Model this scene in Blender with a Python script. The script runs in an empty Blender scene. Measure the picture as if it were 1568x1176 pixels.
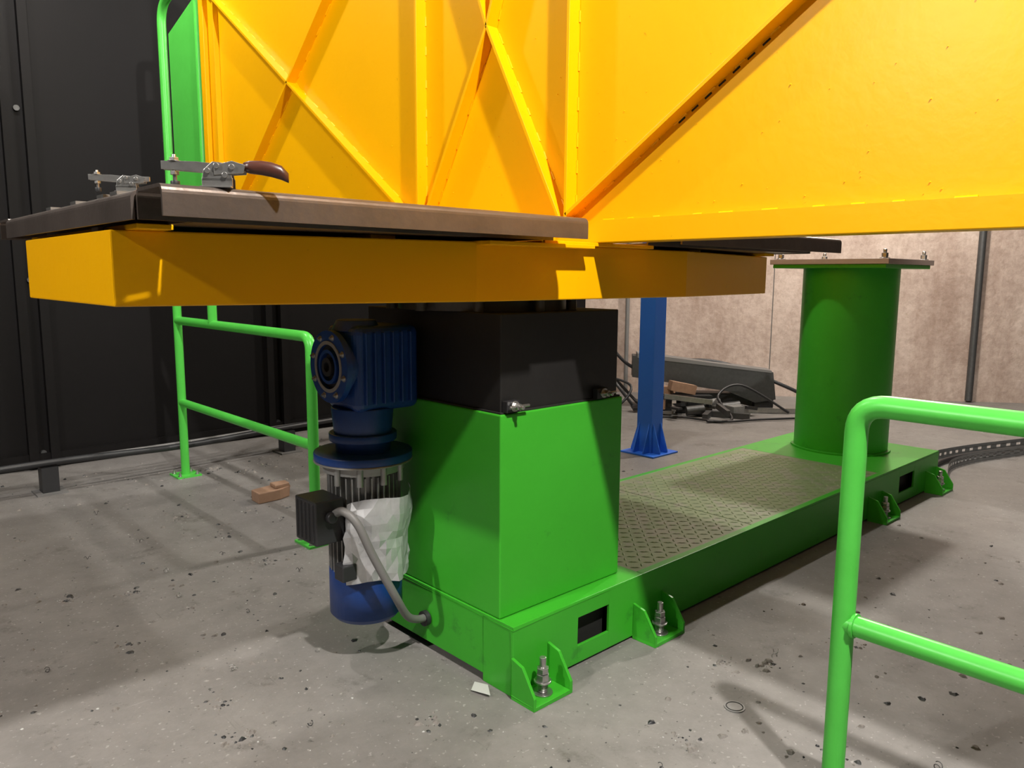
import bpy, bmesh, math, random
from mathutils import Vector, Matrix
# ---------------------------------------------------------------- camera
R=[[0.73198,-0.68129,0.0062],[-0.09014,-0.10586,-0.99029],[0.67533,0.72431,-0.1389]]
CAM=(-1.7066,-1.8160,1.45)
cd=bpy.data.cameras.new("camera");cam=bpy.data.objects.new("camera",cd);bpy.context.scene.collection.objects.link(cam)
m=Matrix(((R[0][0],-R[1][0],-R[2][0],CAM[0]),(R[0][1],-R[1][1],-R[2][1],CAM[1]),(R[0][2],-R[1][2],-R[2][2],CAM[2]),(0,0,0,1)))
cam.rotation_mode='QUATERNION';cam.rotation_quaternion=m.to_3x3().to_quaternion();cam.location=CAM
cd.sensor_width=36;cd.lens=27.05;cd.clip_start=.05
bpy.context.scene.camera=cam
bpy.context.scene.view_settings.view_transform='Standard'
bpy.context.scene.view_settings.look='None'
# ---------------------------------------------------------------- materials
def mat(name,col,rough=.5,metal=0,noise=0,nscale=8,col2=None,bump=0,bscale=60,spec=.5,coat=0):
    mt=bpy.data.materials.new(name);mt.use_nodes=True;nt=mt.node_tree;b=nt.nodes['Principled BSDF']
    b.inputs['Roughness'].default_value=rough;b.inputs['Metallic'].default_value=metal
    b.inputs['Specular IOR Level'].default_value=spec;b.inputs['Coat Weight'].default_value=coat
    b.inputs['Base Color'].default_value=(*col,1)
    tc=nt.nodes.new('ShaderNodeTexCoord')
    if noise>0:
        n=nt.nodes.new('ShaderNodeTexNoise');n.inputs['Scale'].default_value=nscale;n.inputs['Detail'].default_value=8;n.inputs['Roughness'].default_value=.65
        nt.links.new(tc.outputs['Object'],n.inputs['Vector'])
        r=nt.nodes.new('ShaderNodeValToRGB');r.color_ramp.elements[0].position=.5-noise*.5;r.color_ramp.elements[1].position=.5+noise*.5
        c2=col2 or tuple(c*.7 for c in col)
        r.color_ramp.elements[0].color=(*c2,1);r.color_ramp.elements[1].color=(*col,1)
        nt.links.new(n.outputs['Fac'],r.inputs['Fac']);nt.links.new(r.outputs['Color'],b.inputs['Base Color'])
    if bump>0:
        n2=nt.nodes.new('ShaderNodeTexNoise');n2.inputs['Scale'].default_value=bscale;n2.inputs['Detail'].default_value=4
        nt.links.new(tc.outputs['Object'],n2.inputs['Vector'])
        bp=nt.nodes.new('ShaderNodeBump');bp.inputs['Strength'].default_value=bump;bp.inputs['Distance'].default_value=.01
        nt.links.new(n2.outputs['Fac'],bp.inputs['Height']);nt.links.new(bp.outputs['Normal'],b.inputs['Normal'])
    return mt
def scuffed(mt,dirt=(.05,.04,.02),amt=.35,sc=30,lo=.66):
    nt=mt.node_tree;b=nt.nodes['Principled BSDF'];src=b.inputs['Base Color'].links[0].from_socket
    tc=nt.nodes.new('ShaderNodeTexCoord');n=nt.nodes.new('ShaderNodeTexNoise');n.inputs['Scale'].default_value=sc;n.inputs['Detail'].default_value=6;n.inputs['Roughness'].default_value=.75
    nt.links.new(tc.outputs['Object'],n.inputs['Vector'])
    r=nt.nodes.new('ShaderNodeValToRGB');r.color_ramp.elements[0].position=lo;r.color_ramp.elements[0].color=(0,0,0,1);r.color_ramp.elements[1].position=lo+.08;r.color_ramp.elements[1].color=(amt,)*3+(1,)
    nt.links.new(n.outputs['Fac'],r.inputs['Fac'])
    x=nt.nodes.new('ShaderNodeMix');x.data_type='RGBA';nt.links.new(r.outputs['Color'],x.inputs[0]);nt.links.new(src,x.inputs[6]);x.inputs[7].default_value=(*dirt,1)
    nt.links.new(x.outputs[2],b.inputs['Base Color'])
YEL=mat('yellow_paint',(.90,.445,.0),.36,noise=.9,nscale=2.5,col2=(.85,.405,.0),bump=.06,bscale=30,spec=.2)
GRN=mat('green_paint',(.052,.43,.026),.38,noise=.9,nscale=3,col2=(.04,.35,.02),bump=.06,bscale=22,spec=.35)
scuffed(YEL,(.35,.14,.0),.5);scuffed(GRN,(.02,.14,.012),.5);scuffed(GRN,(.03,.22,.02),.6,5,.60)
GRL=mat('green_rail_paint',(.09,.55,.07),.35,noise=.8,nscale=9,col2=(.07,.46,.05),spec=.4)
BLU=mat('blue_paint',(.008,.055,.25),.38,noise=.8,nscale=10,col2=(.006,.032,.16))
BLP=mat('blue_post_paint',(.02,.13,.60),.45)
STL=mat('mill_steel',(.21,.17,.15),.36,metal=.7,noise=.7,nscale=6,col2=(.11,.09,.078),bump=.1,bscale=40)
ZNC=mat('zinc_steel',(.55,.54,.52),.32,metal=.9,noise=.5,nscale=40)
ALU=mat('cast_aluminium',(.42,.42,.41),.45,metal=.6,noise=.6,nscale=30)
GAL=mat('galvanised_sheet',(.24,.24,.235),.5,metal=.4,noise=.6,nscale=30)
DST=mat('dark_steel',(.10,.10,.10),.5,metal=.6,noise=.6,nscale=30)
BLK=mat('black_cover',(.010,.009,.009),.42,noise=.8,nscale=8,col2=(.016,.015,.014),bump=.05)
BPL=mat('black_plastic',(.02,.02,.022),.45)
FOIL=mat('silver_foil',(.62,.62,.63),.33,metal=.5,noise=.5,nscale=14,col2=(.42,.42,.43))
HOSE=mat('grey_hose',(.16,.155,.15),.5)
GRIP=mat('red_brown_grip',(.10,.03,.018),.35,noise=.8,nscale=30,col2=(.03,.012,.01))
COP=mat('bare_steel_plate',(.42,.31,.26),.5,noise=.7,nscale=6,col2=(.32,.25,.21))
WOOD=mat('wood',(.42,.26,.17),.7,noise=.8,nscale=20,col2=(.28,.16,.10))
CHK=mat('checker_steel',(.21,.27,.12),.5,metal=0,noise=.8,nscale=4,col2=(.14,.20,.08))
scuffed(CHK,(.26,.24,.19),.6,9,.5)
DRK=mat('dark_gap',(.01,.01,.008),.8)
WBK=mat('black_wall_sheet',(.006,.005,.005),.6,noise=.6,nscale=2,col2=(.004,.0035,.0035),spec=.15)
PAP=mat('paper',(.5,.5,.48),.8)
RUB=mat('debris',(.12,.10,.085),.8,noise=.9,nscale=60,col2=(.3,.28,.26))
# ---------------------------------------------------------------- mesh builder
class B:
    def __init__(s): s.v=[];s.f=[];s.mi=[];s.sm=[];s.mats=[];s.xf=Matrix.Identity(4)
    def mid(s,mt):
        if mt not in s.mats:s.mats.append(mt)
        return s.mats.index(mt)
    def add(s,vs,fs,mt,smooth=False):
        o=len(s.v);s.v+=[tuple(s.xf@Vector(p)) for p in vs];i=s.mid(mt)
        for f in fs:s.f.append([o+a for a in f]);s.mi.append(i);s.sm.append(smooth)
        return s
    def box(s,x0,x1,y0,y1,z0,z1,mt):
        return s.add([(x0,y0,z0),(x1,y0,z0),(x1,y1,z0),(x0,y1,z0),(x0,y0,z1),(x1,y0,z1),(x1,y1,z1),(x0,y1,z1)],
          [(0,3,2,1),(4,5,6,7),(0,1,5,4),(1,2,6,5),(2,3,7,6),(3,0,4,7)],mt)
    def prism(s,poly,off,mt,smooth=False):
        n=len(poly);off=Vector(off);a=[Vector(p) for p in poly]
        return s.add(a+[p+off for p in a],[tuple(range(n))[::-1],tuple(range(n,2*n))]+[(i,(i+1)%n,n+(i+1)%n,n+i) for i in range(n)],mt,smooth)
    def cyl(s,p0,p1,r,mt,r1=None,n=28,smooth=True):
        p0=Vector(p0);p1=Vector(p1);r1=r if r1 is None else r1
        d=(p1-p0).normalized();u=d.orthogonal().normalized();w=d.cross(u)
        ring=lambda c,rr:[c+(u*math.cos(2*math.pi*i/n)+w*math.sin(2*math.pi*i/n))*rr for i in range(n)]
        s.add(ring(p0,r)+ring(p1,r1),[(i,(i+1)%n,n+(i+1)%n,n+i) for i in range(n)],mt,smooth and n>8)
        s.add(ring(p0,r),[tuple(range(n))[::-1]],mt);s.add(ring(p1,r1),[tuple(range(n))],mt)
        return s
    def ringdisc(s,c,ax,ri,ro,h,mt,n=40):
        c=Vector(c);d=Vector(ax).normalized();u=d.orthogonal().normalized();w=d.cross(u)
        P=lambda rr,o:[c+d*o+(u*math.cos(2*math.pi*i/n)+w*math.sin(2*math.pi*i/n))*rr for i in range(n)]
        for a,b_,sm in (((ro,0),(ro,h),1),((ro,h),(ri,h),0),((ri,h),(ri,0),1),((ri,0),(ro,0),0)):
            s.add(P(*a)+P(*b_),[(i,(i+1)%n,n+(i+1)%n,n+i) for i in range(n)],mt,bool(sm))
        return s
    def tube(s,pts,r,mt,n=18,caps=True):
        pts=[Vector(p) for p in pts];vs=[];u=None
        for i,p in enumerate(pts):
            d=((pts[min(i+1,len(pts)-1)]-p).normalized()+(p-pts[max(i-1,0)]).normalized()).normalized()
            if u is None:u=d.orthogonal().normalized()
            else:u=(u-d*u.dot(d)).normalized()
            w=d.cross(u);vs+=[p+(u*math.cos(2*math.pi*k/n)+w*math.sin(2*math.pi*k/n))*r for k in range(n)]
        fs=[(i*n+k,i*n+(k+1)%n,(i+1)*n+(k+1)%n,(i+1)*n+k) for i in range(len(pts)-1) for k in range(n)]
        s.add(vs,fs,mt,True)
        if caps:s.add(vs[:n],[tuple(range(n))[::-1]],mt);s.add(vs[-n:],[tuple(range(n))],mt)
        return s
    def make(s,name,parent=None,bevel=0,seg=2):
        me=bpy.data.meshes.new(name);me.from_pydata(s.v,[],s.f)
        for mt in s.mats:me.materials.append(mt)
        me.polygons.foreach_set('material_index',s.mi);me.polygons.foreach_set('use_smooth',s.sm);me.update()
        o=bpy.data.objects.new(name,me);bpy.context.scene.collection.objects.link(o)
        bm=bmesh.new();bm.from_mesh(me);bmesh.ops.remove_doubles(bm,verts=bm.verts,dist=1e-5) if bevel else None
        bmesh.ops.recalc_face_normals(bm,faces=bm.faces);bm.to_mesh(me);bm.free()
        if bevel:
            md=o.modifiers.new('bevel','BEVEL');md.width=bevel;md.segments=seg;md.limit_method='ANGLE';md.angle_limit=.6
        if parent:o.parent=parent
        return o
def empty(name):
    e=bpy.data.objects.new(name,None);bpy.context.scene.collection.objects.link(e);return e
def rpath(pts,rad,n=8):
    pts=[Vector(p) for p in pts];out=[pts[0]]
    for i in range(1,len(pts)-1):
        a,b,c=pts[i-1],pts[i],pts[i+1];p=b+(a-b).normalized()*rad;q_=b+(c-b).normalized()*rad
        for k in range(n+1):
            t=k/n;out.append(p*(1-t)**2+b*2*t*(1-t)+q_*t*t)
    out.append(pts[-1]);return out
def spline(pts,n=10):
    pts=[Vector(p) for p in pts];P=[pts[0]]+pts+[pts[-1]];out=[]
    for i in range(1,len(P)-2):
        for k in range(n):
            t=k/n;a,b,c,d=P[i-1],P[i],P[i+1],P[i+2]
            out.append(.5*((2*b)+(c-a)*t+(2*a-5*b+4*c-d)*t*t+(3*b-a-3*c+d)*t**3))
    out.append(pts[-1]);return out
def bolt(b,p,r=.012,h=.03,mt=ZNC,ax=(0,0,1)):
    p=Vector(p);ax=Vector(ax)
    b.cyl(p,p+ax*h*.12,r*1.7,mt,n=20);b.cyl(p+ax*h*.12,p+ax*h*.6,r*1.15,mt,n=6,smooth=False);b.cyl(p+ax*h*.6,p+ax*h,r*.62,mt,n=12)
# ---------------------------------------------------------------- room
fl=bpy.data.materials.new('painted_concrete_floor');fl.use_nodes=True;nt=fl.node_tree;bs=nt.nodes['Principled BSDF'];N=nt.nodes.new;Lk=nt.links.new
tc=N('ShaderNodeTexCoord')
def noise(sc,det=6,ro=.6,stretch=None,rot=0):
    n=N('ShaderNodeTexNoise');n.inputs['Scale'].default_value=sc;n.inputs['Detail'].default_value=det;n.inputs['Roughness'].default_value=ro
    if stretch:
        mp=N('ShaderNodeMapping');mp.inputs['Scale'].default_value=stretch;mp.inputs['Rotation'].default_value=(0,0,rot);Lk(tc.outputs['Object'],mp.inputs['Vector']);Lk(mp.outputs['Vector'],n.inputs['Vector'])
    else:Lk(tc.outputs['Object'],n.inputs['Vector'])
    return n
def ramp(src,stops):
    r=N('ShaderNodeValToRGB');e=r.color_ramp.elements
    e[0].position=stops[0][0];e[0].color=(*stops[0][1],1);e[1].position=stops[-1][0];e[1].color=(*stops[-1][1],1)
    for p,c in stops[1:-1]:
        x=e.new(p);x.color=(*c,1)
    Lk(src,r.inputs['Fac']);return r
def mix(mode,a,b_,fac):
    x=N('ShaderNodeMix');x.data_type='RGBA';x.blend_type=mode
    if isinstance(fac,(int,float)):x.inputs[0].default_value=fac
    else:Lk(fac,x.inputs[0])
    Lk(a,x.inputs[6])
    if isinstance(b_,tuple):x.inputs[7].default_value=(*b_,1)
    else:Lk(b_,x.inputs[7])
    return x.outputs[2]
base=ramp(noise(.9,8,.65).outputs['Fac'],[(.3,(.185,.172,.163)),(.55,(.225,.210,.198)),(.75,(.27,.253,.238))])
sp=ramp(noise(55,2,.5).outputs['Fac'],[(.65,(0,0,0)),(.71,(1,1,1))])
c1=mix('MIX',base.outputs['Color'],(.36,.34,.32),sp.outputs['Color'])
sp2=ramp(noise(23,4,.7).outputs['Fac'],[(.30,(1,1,1)),(.36,(0,0,0))])
c2=mix('MIX',c1,(.08,.075,.07),sp2.outputs['Color'])
mul=ramp(noise(6,8,.75).outputs['Fac'],[(.35,(.80,.80,.80)),(.65,(1,1,1))])
c3=mix('MULTIPLY',c2,mul.outputs['Color'],1.0)
sc=ramp(noise(3.1,10,.8).outputs['Fac'],[(.35,(.55,.53,.51)),(.44,(1,1,1))])
c3=mix('MULTIPLY',c3,sc.outputs['Color'],.85)
s1=ramp(noise(4,5,.6,(1,22,1),.6).outputs['Fac'],[(.68,(0,0,0)),(.74,(.5,)*3)])
c3=mix('MIX',c3,(.34,.32,.30),s1.outputs['Color'])
s2=ramp(noise(3,5,.6,(20,1,1),.35).outputs['Fac'],[(.68,(0,0,0)),(.75,(.55,)*3)])
c3=mix('MIX',c3,(.10,.095,.09),s2.outputs['Color'])
Lk(c3,bs.inputs['Base Color']);rr=ramp(noise(2.2,6).outputs['Fac'],[(.3,(.45,)*3),(.7,(.65,)*3)]);Lk(rr.outputs['Color'],bs.inputs['Roughness'])
bp=N('ShaderNodeBump');bp.inputs['Strength'].default_value=.12;bp.inputs['Distance'].default_value=.01;Lk(noise(70,4).outputs['Fac'],bp.inputs['Height']);Lk(bp.outputs['Normal'],bs.inputs['Normal'])
B().box(-8,14,-8,5,-.1,0,fl).make('floor')
b=B();b.box(-8,5.9,4.7,4.8,0,5.2,WBK)
for x in (-4.2,-2.3,-.42,1.45,3.3,5.2):
    b.box(x-.11,x-.05,4.64,4.70,0.02,5.2,WBK);b.box(x+.03,x+.09,4.64,4.70,0.02,5.2,WBK)
    for z in (.12,1.4,2.6,3.6):b.cyl((x-.01,4.70,z),(x-.01,4.675,z),.02,DST,n=12)
b.box(-8,5.9,4.66,4.70,.05,.12,WBK)
b.make('wall_left')
pk=bpy.data.materials.new('concrete_wall_panels');pk.use_nodes=True;nt=pk.node_tree;bs=nt.nodes['Principled BSDF'];N=nt.nodes.new;Lk=nt.links.new;tc=N('ShaderNodeTexCoord')
pb=ramp(noise(1.3,8,.7).outputs['Fac'],[(.3,(.40,.30,.25)),(.55,(.54,.43,.37)),(.75,(.66,.55,.48))])
st=ramp(noise(14,6,.8).outputs['Fac'],[(.35,(.76,.73,.70)),(.6,(1,1,1))])
ss=ramp(noise(2,6,.7,(1,1,.15)).outputs['Fac'],[(.38,(.78,.73,.70)),(.55,(1,1,1))])
Lk(mix('MULTIPLY',mix('MULTIPLY',pb.outputs['Color'],st.outputs['Color'],1.0),ss.outputs['Color'],.8),bs.inputs['Base Color']);bs.inputs['Roughness'].default_value=.85
bp=N('ShaderNodeBump');bp.inputs['Strength'].default_value=.4;bp.inputs['Distance'].default_value=.02;Lk(noise(14,6).outputs['Fac'],bp.inputs['Height']);Lk(bp.outputs['Normal'],bs.inputs['Normal'])
W0=Vector((5.62,4.7,0));W1=Vector((8.45,1.12,0));dw=(W1-W0).normalized();W2=W0+dw*11;nw=Vector((dw.y,-dw.x,0));nw=nw if nw.x>0 else -nw
b=B()
b.prism([W0+nw*.012,W2+nw*.012,W2+nw*.15,W0+nw*.15],(0,0,5.2),HOSE)
for i in range(5):
    a0=W0+dw*(i*2.28+.006);a1=W0+dw*((i+1)*2.28-.006)
    b.prism([a0,a1,a1+nw*.02,a0+nw*.02],(0,0,5.2),pk)
b.make('wall_back')
b=B()
pp=Vector((8.45,1.12,0))-nw*.05
b.cyl(pp+Vector((0,0,.02)),pp+Vector((0,0,5)),.04,DST,n=14)
p2=Vector((5.95,4.28,0))-nw*.04;b.cyl(p2,p2+Vector((0,0,5)),.025,HOSE,n=12)
b.make('wall_conduit')
B().box(-8,14,-8,5,5.2,5.3,mat('ceiling_grey',(.08,.078,.075),.9)).make('ceiling')
# ---------------------------------------------------------------- base frame
e=empty('positioner_base_frame')
H=.258;L=4.08;Wd=1.0
b=B();t=.012
def platey(y0,y1,holes):
    x=0
    for hx0,hx1 in holes:
        b.box(x,hx0,y0,y1,.012,H-.012,GRN);b.box(hx0,hx1,y0,y1,.012,.08,GRN);b.box(hx0,hx1,y0,y1,.19,H-.012,GRN);x=hx1
    b.box(x,L,y0,y1,.012,H-.012,GRN)
platey(0,t,[(.33,.51),(3.39,3.64)]);platey(Wd-t,Wd,[(.33,.51),(3.39,3.64)])
b.box(0,t,t,.16,.0,H-.012,GRN);b.box(0,t,.16,Wd-t,.03,H-.012,GRN);b.box(L-t,L,t,Wd-t,.0,H-.012,GRN)
b.box(0,.72,0,Wd,H-.012,H,GRN);b.box(3.12,L,0,Wd,H-.012,H,GRN)
b.make('frame_plates',e,.002)
b=B();b.box(.72,3.12,0,.035,H-.012,H,GRN);b.box(.72,3.12,Wd-.035,Wd,H-.012,H,GRN)
b.make('edge_strips',e,.002)
b=B();b.box(.31,.53,.05,.95,.03,.235,DRK);b.box(3.35,3.68,.05,.95,.03,.235,DRK);b.make('fork_pockets',e)
b=B();b.box(.72,1.618,.035,Wd-.035,H-.012,H-.001,CHK);b.box(1.624,3.12,.035,Wd-.035,H-.012,H-.001,CHK)
p=.044
for i in range(int(2.36/p)):
    for j in range(int(.9/p)):
        cx=.75+i*p;cy=.065+j*p
        a=math.pi/4 if (i+j)%2 else -math.pi/4
        u=Vector((math.cos(a),math.sin(a),0));w=Vector((-u.y,u.x,0));c=Vector((cx,cy,H-.001))
        b.add([c+u*.023,c+w*.006,c-u*.023,c-w*.006,c+Vector((0,0,.003))+u*.008,c+Vector((0,0,.003))-u*.008],[(0,1,4),(1,2,5,4),(2,3,5),(3,0,4,5)],CHK)
b.make('checker_plate',e)
def bracket(x0,x1,y=0,sgn=-1):
    b=B();ya=y;yb=y+sgn*.115
    b.box(x0,x1,min(ya,yb),max(ya,yb),0,.014,GRN)
    for xx in (x0,x1-.012):
        b.prism([(xx,ya,.014),(xx,yb,.014),(xx,yb,.045),(xx,ya+sgn*.055,.135),(xx,ya,.15)],(.012,0,0),GRN)
    cx=(x0+x1)/2;cy=y+sgn*.06
    b.cyl((cx,cy,.014),(cx,cy,.02),.036,ZNC,n=24);b.cyl((cx,cy,.02),(cx,cy,.05),.017,ZNC,n=16)
    for k in range(5):b.ringdisc((cx,cy,.024+k*.006),(0,0,1),.014,.0195,.003,ZNC,n=18)
    b.cyl((cx,cy,.055),(cx,cy,.062),.031,ZNC,n=24);b.cyl((cx,cy,.062),(cx,cy,.086),.024,ZNC,n=6,smooth=False)
    b.cyl((cx,cy,.088),(cx,cy,.108),.022,ZNC,n=6,smooth=False);b.cyl((cx,cy,.10),(cx,cy,.145),.012,ZNC,n=16)
    b.make('anchor_bracket',e,.0015)
for x0,x1 in ((-.01,.18),(.66,.86),(2.92,3.13),(3.85,4.06)):
    bracket(x0,x1);bracket(x0,x1,Wd,1)
# ---------------------------------------------------------------- pedestal
e=empty('turntable_pedestal')
b=B();b.box(.005,.652,.075,.925,H+.001,.985,GRN);b.make('pedestal_box',e,.006,3)
b=B();b.box(.02,.635,.092,.905,.985,1.325,BLK);b.make('motor_housing_cover',e,.004)
b=B();b.box(.012,.645,.083,.915,.985,.991,DRK)
for (x,y) in ((.055,.085),(.52,.085)):
    b.box(x-.03,x+.03,y-.02,y+.005,.991,1.03,BPL);bolt(b,(x+.005,y-.02,1.012),.011,.045,ZNC,(0,-1,0));b.cyl((x-.03,y-.035,1.012),(x+.06,y-.035,1.012),.005,ZNC,n=10)
b.make('cover_latches',e,.001)
b=B();b.cyl((.29,.5,1.325),(.29,.5,1.374),.33,DST,n=64)
for k in range(10):
    a=k*math.pi/5+.2;b.cyl((.29+.36*math.cos(a),.5+.36*math.sin(a),1.325),(.29+.36*math.cos(a),.5+.36*math.sin(a),1.372),.020,DST,n=12)
b.make('slewing_ring',e)
# ---------------------------------------------------------------- gear motor
e=empty('gear_motor');MX,MY=-.19,.625
b=B()
b.box(MX-.09,MX+.185,MY-.11,MY+.105,.96,1.27,BLU)
b.make('gearbox_body',e,.03,4)
b=B()
for k in range(6):
    x=MX-.06+k*.038;b.box(x,x+.008,MY-.127,MY-.10,.99,1.25,BLU)
b.cyl((MX-.02,MY,1.25),(MX-.02,MY,1.29),.09,BLU,r1=.07)
b.cyl((MX-.115,MY,1.125),(MX-.06,MY,1.125),.105,BLU)
b.cyl((MX,MY,.80),(MX,MY,.97),.10,BLU,r1=.115);b.cyl((MX,MY,.845),(MX,MY,.875),.125,BLU)
b.cyl((MX,MY,.775),(MX,MY,.805),.182,BLU,n=48);b.cyl((MX,MY,.768),(MX,MY,.776),.184,ALU,n=48)
b.make('gearbox_flanges',e,.004)
b=B();fx=MX-.115
b.ringdisc((fx,MY,1.125),(-1,0,0),.082,.130,.022,BLU,48);b.cyl((fx,MY,1.125),(fx-.008,MY,1.125),.085,BPL,n=40)
b.ringdisc((fx,MY,1.125),(-1,0,0),.05,.062,.026,BLU,32);b.ringdisc((fx,MY,1.125),(-1,0,0),.018,.034,.03,BPL,24)
b.ringdisc((fx-.0221,MY,1.125),(-1,0,0),.080,.093,.003,ALU,48)
for k in range(8):
    a=k*math.pi/4+.3;bolt(b,(fx-.022,MY+.110*math.cos(a),1.125+.110*math.sin(a)),.007,.012,ZNC,(-1,0,0))
b.make('output_flange',e)
b=B();b.cyl((MX,MY,.735),(MX,MY,.768),.15,ALU,n=40);b.cyl((MX,MY,.33),(MX,MY,.735),.112,ALU,n=40)
for k in range(36):
    a=k*math.pi/18;c,s_=math.cos(a),math.sin(a);u=Vector((c,s_,0));w=Vector((-s_,c,0))*.0025;o=Vector((MX,MY,.36))
    b.prism([o+u*.108-w,o+u*.136-w,o+u*.136+w,o+u*.108+w],(0,0,.365),ALU)
for k in range(4):
    a=math.radians(200+k*33);bx,by=MX+.15*math.cos(a),MY+.15*math.sin(a);b.cyl((bx,by,.70),(bx,by,.775),.012,ALU,n=12)
b.make('stator_fins',e)
b=B();b.cyl((MX,MY,.185),(MX,MY,.36),.137,BLU,n=48);b.cyl((MX,MY,.165),(MX,MY,.185),.12,BLU,r1=.137,n=48);b.make('fan_cover',e,.003)
b=B();b.box(MX-.245,MX-.13,MY-.075,MY+.075,.50,.66,BPL)
for k in range(5):b.box(MX-.25,MX-.24,MY-.06+k*.028,MY-.05+k*.028,.51,.65,BPL)
b.cyl((MX-.19,MY-.075,.60),(MX-.19,MY-.10,.60),.02,BPL,n=14)
b.box(MX-.17,MX-.11,MY-.12,MY-.06,.36,.42,BPL)
b.make('terminal_box',e,.006)
b=B();nu,nv=14,10;vs=[];rnd=random.Random(9)
hm=[[rnd.uniform(0,1) for _ in range(6)] for _ in range(5)]
for j in range(nv+1):
    for i in range(nu+1):
        u,v=i/nu,j/nv;a=math.radians(213+118*u+rnd.uniform(-1.5,1.5))
        x=u*4.99;y=v*3.99;ii,jj=int(x),int(y);fx_,fy=x-ii,y-jj
        h=(hm[jj][ii]*(1-fx_)+hm[jj][ii+1]*fx_)*(1-fy)+(hm[jj+1][ii]*(1-fx_)+hm[jj+1][ii+1]*fx_)*fy
        r=.143+.040*h+rnd.uniform(0,.007)+(.014*v if u>.5 else 0)
        z=.335+.30*v+.012*math.sin(u*6)+(.035*u*v)
        vs.append((MX+r*math.cos(a),MY+r*math.sin(a),z))
fs=[]
for j in range(nv):
    for i in range(nu):
        a0,a1,a2,a3=j*(nu+1)+i,j*(nu+1)+i+1,(j+1)*(nu+1)+i+1,(j+1)*(nu+1)+i
        fs+= [(a0,a1,a2),(a0,a2,a3)] if (i+j)%2 else [(a0,a1,a3),(a1,a2,a3)]
b.add(vs,fs,FOIL)
o=b.make('foil_wrap',e)
b=B();b.tube(spline([(-.36,.56,.60),(-.36,.49,.63),(-.335,.44,.59),(-.29,.415,.47),(-.215,.395,.31),(-.14,.43,.20),(-.07,.466,.15),(-.006,.49,.13)]),.015,HOSE,n=14)
b.ringdisc((-.004,.49,.128),(-1,0,0),.0,.03,.018,BPL,20);b.make('flexible_conduit',e)
# ---------------------------------------------------------------- rotary table
e=empty('rotary_table')
Z0,Z1=1.375,1.56
poly=[(-1.173,.08),(-.25,-.10),(.80,-.10),(1.723,.08),(1.723,.92),(.80,1.10),(-.25,1.10),(-1.173,.92)]
b=B();b.prism([(x,y,Z0) for x,y in poly],(0,0,Z1-Z0-.012),YEL);b.make('table_beam',e,.004)
b=B();b.box(.0,.55,-.13,1.13,Z1-.012,Z1,YEL);b.box(-.25,.20,-.16,.1,Z1-.022,Z1-.01,YEL)
for x in (-1.1,-.5,1.0,1.6):b.box(x-.04,x+.04,.0,1.0,Z1-.012,Z1,YEL)
b.box(-1.165,-1.15,.2,.25,Z1-.04,Z1,STL)
b.make('spacer_plates',e,.002)
def channel(b,p0,axis,length,w,h,t=.007,r=.018):
    prof=[]
    def arc(cx,cz,rr,a0,a1,n=5):
        return [(cx+rr*math.cos(math.radians(a0+(a1-a0)*k/n)),cz+rr*math.sin(math.radians(a0+(a1-a0)*k/n))) for k in range(n+1)]
    prof=[(0,0)]+arc(r,h-r,r,180,90)+arc(w-r,h-r,r,90,0)+[(w,0),(w-t,0)]+arc(w-r,h-r,r-t,0,90)+arc(r,h-r,r-t,90,180)+[(t,0)]
    n=len(prof)
    if axis=='x':a=[(p0[0],p0[1]+u,p0[2]+v) for u,v in prof];c=[(p0[0]+length,p0[1]+u,p0[2]+v) for u,v in prof]
    else:a=[(p0[0]+u,p0[1],p0[2]+v) for u,v in prof];c=[(p0[0]+u,p0[1]+length,p0[2]+v) for u,v in prof]
    b.add(a+c,[(i,(i+1)%n,n+(i+1)%n,n+i) for i in range(n)],STL,False)
    hf=n//2
    for o in (0,n):
        b.add((a if o==0 else c),[(i,i+1,n-2-i,n-1-i) for i in range(hf-1)],STL)
b=B()
for x0 in (-1.175,.52):
    channel(b,(x0,-.27,Z1),'x',1.215,.15,.062);channel(b,(x0,1.12,Z1),'x',1.215,.15,.062)
channel(b,(-1.185,-.117,Z1),'y',1.235,.12,.060)
channel(b,(1.625,-.117,Z1),'y',1.235,.12,.060)
b.make('fixture_channels',e)
b=B();b.box(-1.06,.0,-.117,1.117,Z1,Z1+.01,STL);b.box(.55,1.62,-.117,1.117,Z1,Z1+.01,STL)
for y in (.02,.12,.35,.6):b.box(-1.17,-1.09,y,y+.05,Z1+.0605,Z1+.068,ZNC)
b.make('table_plate',e)
# ---------------------------------------------------------------- dividing panel
XP=.277
e=empty('yellow_dividing_screen')
b=B();ZT=3.75;YL,YR=3.08,-2.1
b.box(XP,XP+.006,YR,YL,Z1+.0,ZT,YEL)
b.make('sheet',e)
b=B();b.box(XP-.03,XP+.05,YR,YL,Z1,Z1+.072,YEL)
b.box(XP-.03,XP+.05,YL-.06,YL,Z1+.072,ZT,YEL);b.box(XP-.03,XP+.05,YR,YR+.06,Z1+.072,ZT,YEL);b.box(XP-.03,XP+.05,YR,YL,ZT,ZT+.06,YEL)
b.make('frame_tube',e,.003)
WLD=[]
def rib(b,y0,z0,y1,z1,d=.05,th=.012):
    p=Vector((0,y0,z0));q_=Vector((0,y1,z1));u=(q_-p).normalized();w=Vector((0,-u.z,u.y))*th/2
    x0=Vector((XP-d,0,0));b.prism([x0+p-w,x0+q_-w,x0+q_+w,x0+p+w],(d+.002,0,0),YEL);WLD.append((p,q_,w))
b=B()
rib(b,3.02,3.16,.975,1.735)
rib(b,.86,3.31,2.65,1.845)
rib(b,.843,ZT,.843,1.632)
rib(b,.30,2.65,.41,2.35);rib(b,.41,2.35,.815,1.66)
rib(b,.535,2.65,.41,2.35);rib(b,.41,2.35,.03,1.64)
rib(b,-.005,ZT,.003,1.632)
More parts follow.
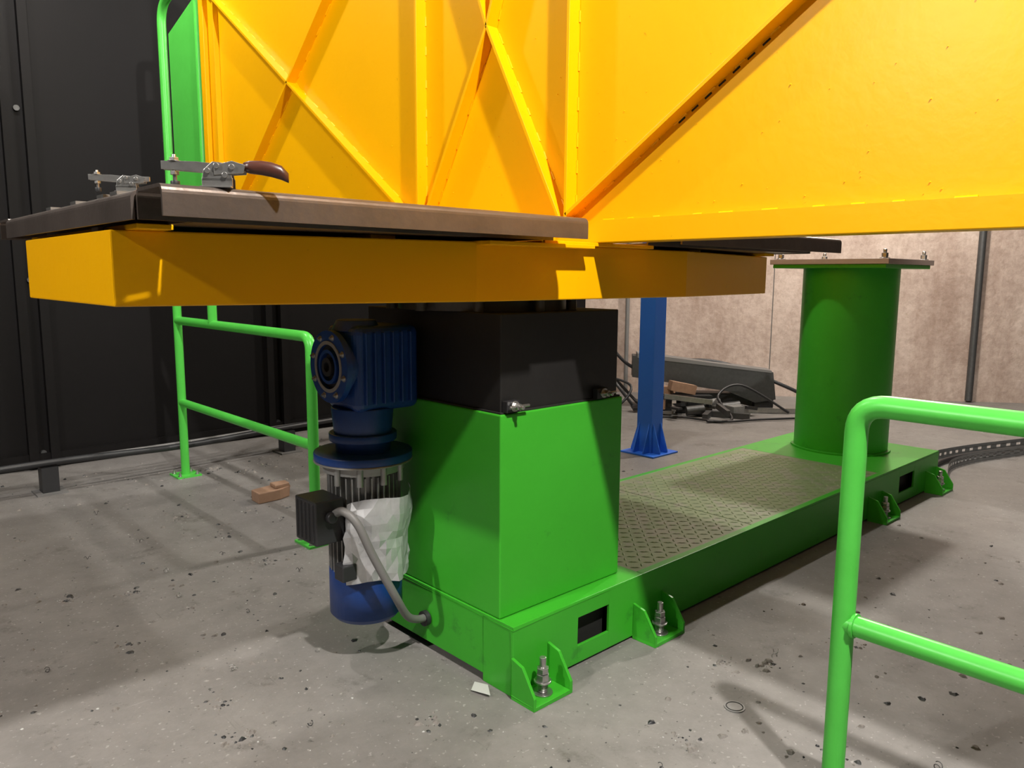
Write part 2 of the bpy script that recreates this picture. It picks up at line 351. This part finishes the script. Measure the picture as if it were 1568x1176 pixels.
rib(b,-1.9,2.87,.003,1.656)
b.box(XP-.03,XP,2.868,2.882,Z1+.07,ZT,YEL)
g0=Vector((0,-.792,2.159));g1=Vector((0,.003,1.656));u=(g1-g0).normalized();w=Vector((0,u.z,-u.y))
for k in range(7):
    p_=g0+u*(.12+k*.052)+w*.011+Vector((XP-.0015,0,0))
    b.prism([p_-w*.003,p_+u*.026-w*.003,p_+u*.026+w*.003,p_+w*.003],(.002,0,0),DRK)
b.make('stiffener_ribs',e,.002)
b=B();rnd=random.Random(2)
for p,q_,w in WLD:
    Ln=(q_-p).length;u=(q_-p).normalized();s0=.03
    while s0<Ln-.05:
        ln=rnd.uniform(.03,.06)
        for sg in (-1,1):
            a=p+u*s0+w*(1.0*sg)+Vector((XP-.001,0,0));b.tube([a,a+u*ln*.3,a+u*ln*.7,a+u*ln],.0045,YEL,n=6)
        s0+=ln+rnd.uniform(.04,.10)
y=YR+.1
while y<YL-.1:
    ln=rnd.uniform(.02,.05);b.tube([(XP-.001,y,Z1+.074),(XP-.001,y+ln,Z1+.074)],.0045,YEL,n=6);y+=ln+rnd.uniform(.05,.12)
for k in range(160): # weld spatter
    b.cyl((XP-.0025,rnd.uniform(YR+.1,YL-.1),Z1+.08+abs(rnd.gauss(0,.10))),(XP,0,0),.0001,YEL,n=3) if 0 else None
for k in range(140):
    y=rnd.uniform(-1.6,2.9);z=Z1+.08+abs(rnd.gauss(0,.35));r_=rnd.uniform(.0012,.0028)
    b.cyl((XP+.001,y,z),(XP-r_,y,z),r_,YEL,r1=r_*.5,n=7)
b.make('weld_beads',e)
# ---------------------------------------------------------------- toggle clamps
def clamp(loc,ang,sc=1,grip=True):
    e=empty('toggle_clamp')
    b=B();b.xf=Matrix.Translation(loc)@Matrix.Rotation(ang,4,'Z')@Matrix.Scale(sc,4)
    for s_ in (-1,1):
        y=s_*.012
        b.box(-.03,.03,min(y,y+s_*.018),max(y,y+s_*.018),0,.003,ZNC);b.box(-.03,.03,y-.0015,y+.0015,0,.02,ZNC)
        b.prism([(-.03,y-.0015,.014),(.03,y-.0015,.014),(.026,y-.0015,.035),(.01,y-.0015,.050),(-.008,y-.0015,.052),(-.026,y-.0015,.036)],(0,.003,0),ZNC)
        b.prism([(-.108,y*.7-.0015,.036),(-.04,y*.7-.0015,.032),(.0,y*.7-.0015,.030),(.004,y*.7-.0015,.048),(-.04,y*.7-.0015,.052),(-.108,y*.7-.0015,.052)],(0,.003,0),ZNC)
        b.prism([(-.005,y*1.15-.0015,.026),(.052,y*1.15-.0015,.030),(.056,y*1.15-.0015,.046),(.03,y*1.15-.0015,.054),(-.005,y*1.15-.0015,.044)],(0,.003,0),ZNC)
    for x,z in ((-.018,.034),(.016,.026),(.03,.042),(.0,.044)):
        b.cyl((x,-.019,z),(x,.019,z),.0055,ZNC,n=12)
    b.cyl((-.085,0,.012),(-.085,0,.066),.004,ZNC,n=12);b.cyl((-.085,0,.053),(-.085,0,.060),.0095,ZNC,n=6,smooth=False);b.cyl((-.085,0,.026),(-.085,0,.033),.0095,ZNC,n=6,smooth=False)
    b.cyl((-.085,0,.001),(-.085,0,.014),.009,BPL,n=14);b.ringdisc((-.085,0,.0525),(0,0,1),.004,.013,.0012,ZNC,16)
    b.prism([(.03,-.004,.032),(.066,-.004,.036),(.066,-.004,.050),(.03,-.004,.05)],(0,.008,0),ZNC)
    b.make('clamp_linkage',e,.0006)
    if grip:
        b=B();b.xf=Matrix.Translation(loc)@Matrix.Rotation(ang,4,'Z')@Matrix.Scale(sc,4)
        pts=[(.05,0,.044),(.062,0,.044),(.085,0,.043),(.105,0,.040),(.125,0,.034),(.138,0,.024)]
        rs=[.009,.013,.0145,.015,.0145,.010]
        n=16;vs=[];
        for (x,y,z),r in zip(pts,rs):
            vs+=[(x,y+r*.75*math.cos(2*math.pi*k/n),z+r*math.sin(2*math.pi*k/n)) for k in range(n)]
        b.add(vs,[(i*n+k,i*n+(k+1)%n,(i+1)*n+(k+1)%n,(i+1)*n+k) for i in range(len(pts)-1) for k in range(n)]+[tuple(range(n)),tuple(range(len(vs)-n,len(vs)))],GRIP,True)
        b.make('handle_grip',e)
clamp((-1.05,-.235,Z1+.062),math.radians(-36),1.0)
clamp((-1.135,.06,Z1+.069),math.radians(-32),.72,False)
# ---------------------------------------------------------------- handrails
def flange(b,x,y):
    b.box(x-.085,x+.085,y-.085,y+.085,0,.012,GRL)
    for sx,sy in ((1,1),(1,-1),(-1,1),(-1,-1)):bolt(b,(x+sx*.06,y+sy*.06,.012),.009,.03)
r=.029
e=empty('green_handrail');X=.277
b=B();b.tube(rpath([(X,3.784,0.01),(X,3.784,3.22),(X,3.16,3.36),(X,3.16,1.13)],.12),r,GRL)
b.tube(rpath([(X,3.784,1.125),(X,1.875,1.125),(X,1.875,.01)],.075),r,GRL);b.tube([(X,3.784,.538),(X,1.875,.538)],r*.95,GRL)
flange(b,X,3.784);flange(b,X,1.875)
b.prism([(X-.004,3.17,1.35),(X-.004,3.66,1.35),(X-.004,3.66,3.02),(X-.004,3.17,3.15)],(.008,0,0),GRL)
b.make('rail_tubes',e)
e=empty('green_handrail')
b=B();b.tube(rpath([(X,-.995,0.01),(X,-.995,1.13),(X,-2.95,1.13),(X,-2.95,.01)],.075),r,GRL)
b.tube([(X,-.995,.538),(X,-2.95,.538)],r*.95,GRL);b.ringdisc((X,-1.022,.538),(0,-1,0),.025,.033,.008,GRL,20);flange(b,X,-.995);flange(b,X,-2.95);b.make('rail_tubes',e)
# ---------------------------------------------------------------- column
e=empty('robot_support_column')
cx,cy=3.69,.53
b=B();b.cyl((cx,cy,H),(cx,cy,1.515),.31,GRN,n=72);b.cyl((cx,cy,H),(cx,cy,H+.012),.33,GRN,n=48);b.make('column_tube',e)
b=B();b.box(cx-.38,cx+.38,cy-.38,cy+.38,1.515,1.54,GRN);b.make('column_flange',e,.003)
b=B();b.box(cx-.39,cx+.39,cy-.40,cy+.40,1.54,1.575,COP)
for sx in (-1,1):
    for sy in (-1,1):bolt(b,(cx+sx*.33,cy+sy*.35,1.575),.018,.06)
b.make('mounting_plate',e,.003)
# ---------------------------------------------------------------- blue post
e=empty('blue_steel_post');px,py=3.42,2.0
b=B();b.box(px-.075,px+.075,py-.075,py+.075,.012,1.9,BLP);b.box(px-.17,px+.17,py-.17,py+.17,0,.014,BLP)
for dx,dy in ((1,0),(-1,0),(0,1),(0,-1)):
    for o_ in (-.05,.05):
        if dx:b.prism([(px+dx*.075,py+o_-.005,.014),(px+dx*.15,py+o_-.005,.014),(px+dx*.15,py+o_-.005,.03),(px+dx*.075,py+o_-.005,.26)],(0,.01,0),BLP)
        else:b.prism([(px+o_-.005,py+dy*.075,.014),(px+o_-.005,py+dy*.15,.014),(px+o_-.005,py+dy*.15,.03),(px+o_-.005,py+dy*.075,.26)],(.01,0,0),BLP)
b.box(px-.1,px+.1,py-.1,py+.1,1.9,1.912,BLP)
b.make('post',e,.003)
# ---------------------------------------------------------------- floor stuff
e=empty('floor_pipe_run')
b=B();b.tube(spline([(-4,3.9,.2),(-2,3.9,.19),(-.56,3.9,.21),(.3,3.92,.19),(1.18,3.98,.21),(1.9,4.1,.2)],8),.022,BPL,n=12)
b.tube(spline([(-4,3.97,.2),(-2,3.96,.18),(-.56,3.95,.205),(.3,3.99,.2),(1.18,4.04,.21),(1.9,4.1,.2)],8),.012,HOSE,n=10)
for x,y in ((-2.4,3.93),(-.56,3.93),(1.18,4.0)):
    b.box(x-.05,x+.05,y-.05,y+.05,0.01,.18,BPL);b.box(x-.09,x+.09,y-.09,y+.09,0,.012,HOSE)
b.make('pipe',e)
e=empty('wood_block')
b=B();b.xf=Matrix.Translation((.47,2.82,0))@Matrix.Rotation(.2,4,'Z');b.prism([(-.13,-.05,0),(.02,-.07,0),(.11,-.05,0),(.13,.02,0),(.10,.07,0),(-.1,.07,0)],(0,0,.07),WOOD);b.prism([(.0,-.05,.07),(.11,-.05,.07),(.13,.02,.07),(.03,.05,.07)],(0,0,.025),WOOD);b.make('block',e,.006)
e=empty('cable_tray')
b=B();pth=[(4.35,.12),(4.75,.20),(5.3,.10),(6.2,-.22),(7.2,-.6)]
sp_=spline([(x,y,0) for x,y in pth],8)
for sgn in (-1,1):
    offs=[]
    for i,p_ in enumerate(sp_):
        d=(sp_[min(i+1,len(sp_)-1)]-sp_[max(i-1,0)]).normalized();w=Vector((-d.y,d.x,0));offs.append(p_+w*sgn*.10)
    for i in range(len(offs)-1):
        a_,c_=offs[i],offs[i+1]
        for z0,z1 in ((0.0,.03),(.05,.08)):
            b.add([a_+Vector((0,0,z0)),c_+Vector((0,0,z0)),c_+Vector((0,0,z1)),a_+Vector((0,0,z1))],[(0,1,2,3)],GAL)
        c2=a_+(c_-a_)*.6;b.add([a_+Vector((0,0,.02)),c2+Vector((0,0,.02)),c2+Vector((0,0,.06)),a_+Vector((0,0,.06))],[(0,1,2,3)],GAL)
    if sgn==-1:A_=offs
    else:n=len(offs);b.add([Vector((p_.x,p_.y,.006)) for p_ in A_+offs],[(i,i+1,n+i+1,n+i) for i in range(n-1)],GAL)
b.tube([p_+Vector((0,0,.03)) for p_ in sp_],.018,BPL,n=10)
b.make('tray',e)
e=empty('machine_parts_pile')
b=B();rnd=random.Random(11)
def obox(c,dims,yaw,pitch,mt):
    b.xf=Matrix.Translation(c)@Matrix.Rotation(yaw,4,'Z')@Matrix.Rotation(pitch,4,'Y')
    b.box(-dims[0]/2,dims[0]/2,-dims[1]/2,dims[1]/2,-dims[2]/2,dims[2]/2,mt);b.xf=Matrix.Identity(4)
yw=math.atan2(dw.y,dw.x)
b.xf=Matrix.Translation((5.75,2.95,.22))@Matrix.Rotation(yw+.05,4,'Z')
b.prism([(-.85,-.12,.12),(-.85,-.12,.36),(.35,-.12,.24),(.68,-.12,.20),(.72,-.12,-.10),(.5,-.12,-.14),(.2,-.12,-.02)],(0,.24,0),DST)
b.prism([(-.8,-.13,.34),(.66,-.13,.195),(.66,-.13,.22),(-.8,-.13,.39)],(0,.26,0),HOSE);b.box(.5,.7,-.1,.1,-.21,-.1,BPL)
b.xf=Matrix.Identity(4)
obox((5.75,3.1,.08),(1.2,.2,.16),yw+.05,0,BPL)
obox((5.25,2.95,.27),(.28,.12,.10),yw+.3,.2,WOOD);obox((5.2,3.2,.22),(.3,.12,.08),yw-.5,-.1,WOOD);obox((5.0,3.1,.1),(.2,.1,.1),yw-.2,0,WOOD)
obox((5.2,2.95,.10),(.7,.12,.18),yw+.2,0,BPL);obox((5.15,2.8,.17),(.5,.05,.05),yw,0.1,ZNC)
obox((5.45,2.4,.06),(.2,.14,.12),yw+.6,0,ALU);obox((6.0,2.2,.03),(.9,.05,.05),yw+.1,0,ZNC);obox((5.3,2.5,.03),(.6,.06,.06),yw-.3,0,DST)
for k in range(20):
    obox((5.2+rnd.uniform(-.4,.4),2.7+rnd.uniform(-.4,.6),.03+rnd.uniform(0,.10)),(rnd.uniform(.08,.3),rnd.uniform(.03,.08),rnd.uniform(.02,.06)),rnd.uniform(0,3),rnd.uniform(-.2,.2),rnd.choice([BPL,HOSE,ZNC,DST,BPL]))
for c_ in ((5.05,2.75,.06),(5.35,2.75,.1),(5.5,2.6,.07)):
    b.cyl(c_,(c_[0]+.14,c_[1]-.12,c_[2]+.02),.05,rnd.choice([DST,HOSE]),n=16)
b.tube(spline([(5.3,4.2,1.0),(5.25,3.9,.6),(5.2,3.5,.42),(5.5,3.3,.5),(5.9,2.9,.5),(6.3,2.3,.25),(6.6,2.0,.03)],8),.02,BPL,n=8)
b.tube(spline([(4.9,3.3,.03),(4.8,3.5,.3),(5.0,3.8,.4),(5.3,3.6,.03),(4.9,3.2,.03)],8),.018,BPL,n=8)
b.tube(spline([(4.9,2.4,.02),(5.2,2.3,.02),(5.4,2.6,.2),(5.7,2.5,.3),(6.0,2.1,.02)],8),.014,BPL,n=8)
b.tube(spline([(4.6,3.0,.02),(4.9,2.7,.02),(5.0,2.3,.02),(5.4,2.1,.02),(5.9,1.8,.02)],8),.012,BPL,n=8)
b.tube(spline([(4.4,3.6,.02),(4.6,3.3,.1),(4.8,3.3,.3),(4.7,3.7,.35),(4.5,3.7,.1)],8),.014,BPL,n=8)
b.make('parts',e)
# loose debris
e=empty('floor_debris')
b=B();rnd=random.Random(5)
cl=[(rnd.uniform(-2,1.6),rnd.uniform(-1.2,4)) for _ in range(40)]
for k in range(3400):
    if k<2400:x=rnd.uniform(-2.6,3.0);y=rnd.uniform(-1.4,4.4)
    else:
        c_=cl[k%40];x=rnd.gauss(c_[0],.02+.0006*(k%50));y=rnd.gauss(c_[1],.02+.0006*(k%50))
    if -.1<x<4.2 and -.15<y<1.1:continue
    s_=rnd.choice([.002,.003,.003,.004,.005,.006,.009,.014]);zz=s_*.5
    c=Vector((x,y,0));n=5
    a0=rnd.uniform(0,6);rr=[s_*rnd.uniform(.5,1.4) for _ in range(n)]
    low=[c+Vector((rr[i]*math.cos(a0+i*1.2566),rr[i]*math.sin(a0+i*1.2566),0)) for i in range(n)]
    top=[c+(p_-c)*.5+Vector((0,0,zz*rnd.uniform(.6,1.2))) for p_ in low]
    b.add(low+top,[(i,(i+1)%n,n+(i+1)%n,n+i) for i in range(n)]+[tuple(range(n,2*n))],rnd.choice([RUB,RUB,RUB,DST,BPL,PAP if s_<.006 else RUB]))
for k in range(60):
    x=rnd.uniform(-2,2);y=rnd.uniform(-1.3,4.2)
    if -.2<x<4.2 and -.2<y<1.1:continue
    r0=rnd.uniform(.005,.012);ax=rnd.uniform(0,6);pts=[]
    for q in range(14):
        t_=q*.7;pts.append((x+math.cos(ax)*q*.0022+r0*math.cos(t_)*math.sin(ax),y+math.sin(ax)*q*.0022-r0*math.cos(t_)*math.cos(ax),.002+r0+r0*math.sin(t_)))
    b.tube(pts,.0013,rnd.choice([DST,ZNC]),n=5)
b.make('chips',e)
e=empty('paper_scrap');b=B()
b.add([(-.03,.17,.003),(-.01,.12,.004),(-.06,.05,.012),(-.08,.13,.006)],[(0,1,2,3)],PAP);b.make('paper',e)
e=empty('floor_cover_disc');b=B();b.cyl((.52,-.55,0),(.52,-.55,.003),.035,GAL,n=28);b.ringdisc((.52,-.55,.003),(0,0,1),.026,.029,.001,DRK,28);b.make('disc',e)
# ---------------------------------------------------------------- lights
def lamp(loc,power,rad=.07,col=(1,.965,.91)):
    e=empty('high_bay_lamp');ld=bpy.data.lights.new('bulb','POINT');ld.energy=power;ld.shadow_soft_size=rad;ld.color=col
    o=bpy.data.objects.new('bulb',ld);bpy.context.scene.collection.objects.link(o);o.location=loc;o.parent=e
    x,y,z=loc;b=B();b.cyl((x,y,z+.16),(x,y,z+.42),.26,ALU,r1=.12,n=32);b.cyl((x,y,z+.42),(x,y,5.2),.012,BPL,n=8);b.make('shade',e)
lamp((-4.2,.30,3.5),420)
lamp((-.74,-2.67,4.5),1150)
lamp((-.74,3.1,4.5),240)
lamp((2.3,1.6,4.5),260)
lamp((6.3,1.3,4.4),640,.1,(1,.92,.82))
w=bpy.data.worlds.new('hall_ambient');bpy.context.scene.world=w;w.use_nodes=True
w.node_tree.nodes['Background'].inputs['Color'].default_value=(1,.95,.9,1);w.node_tree.nodes['Background'].inputs['Strength'].default_value=.04
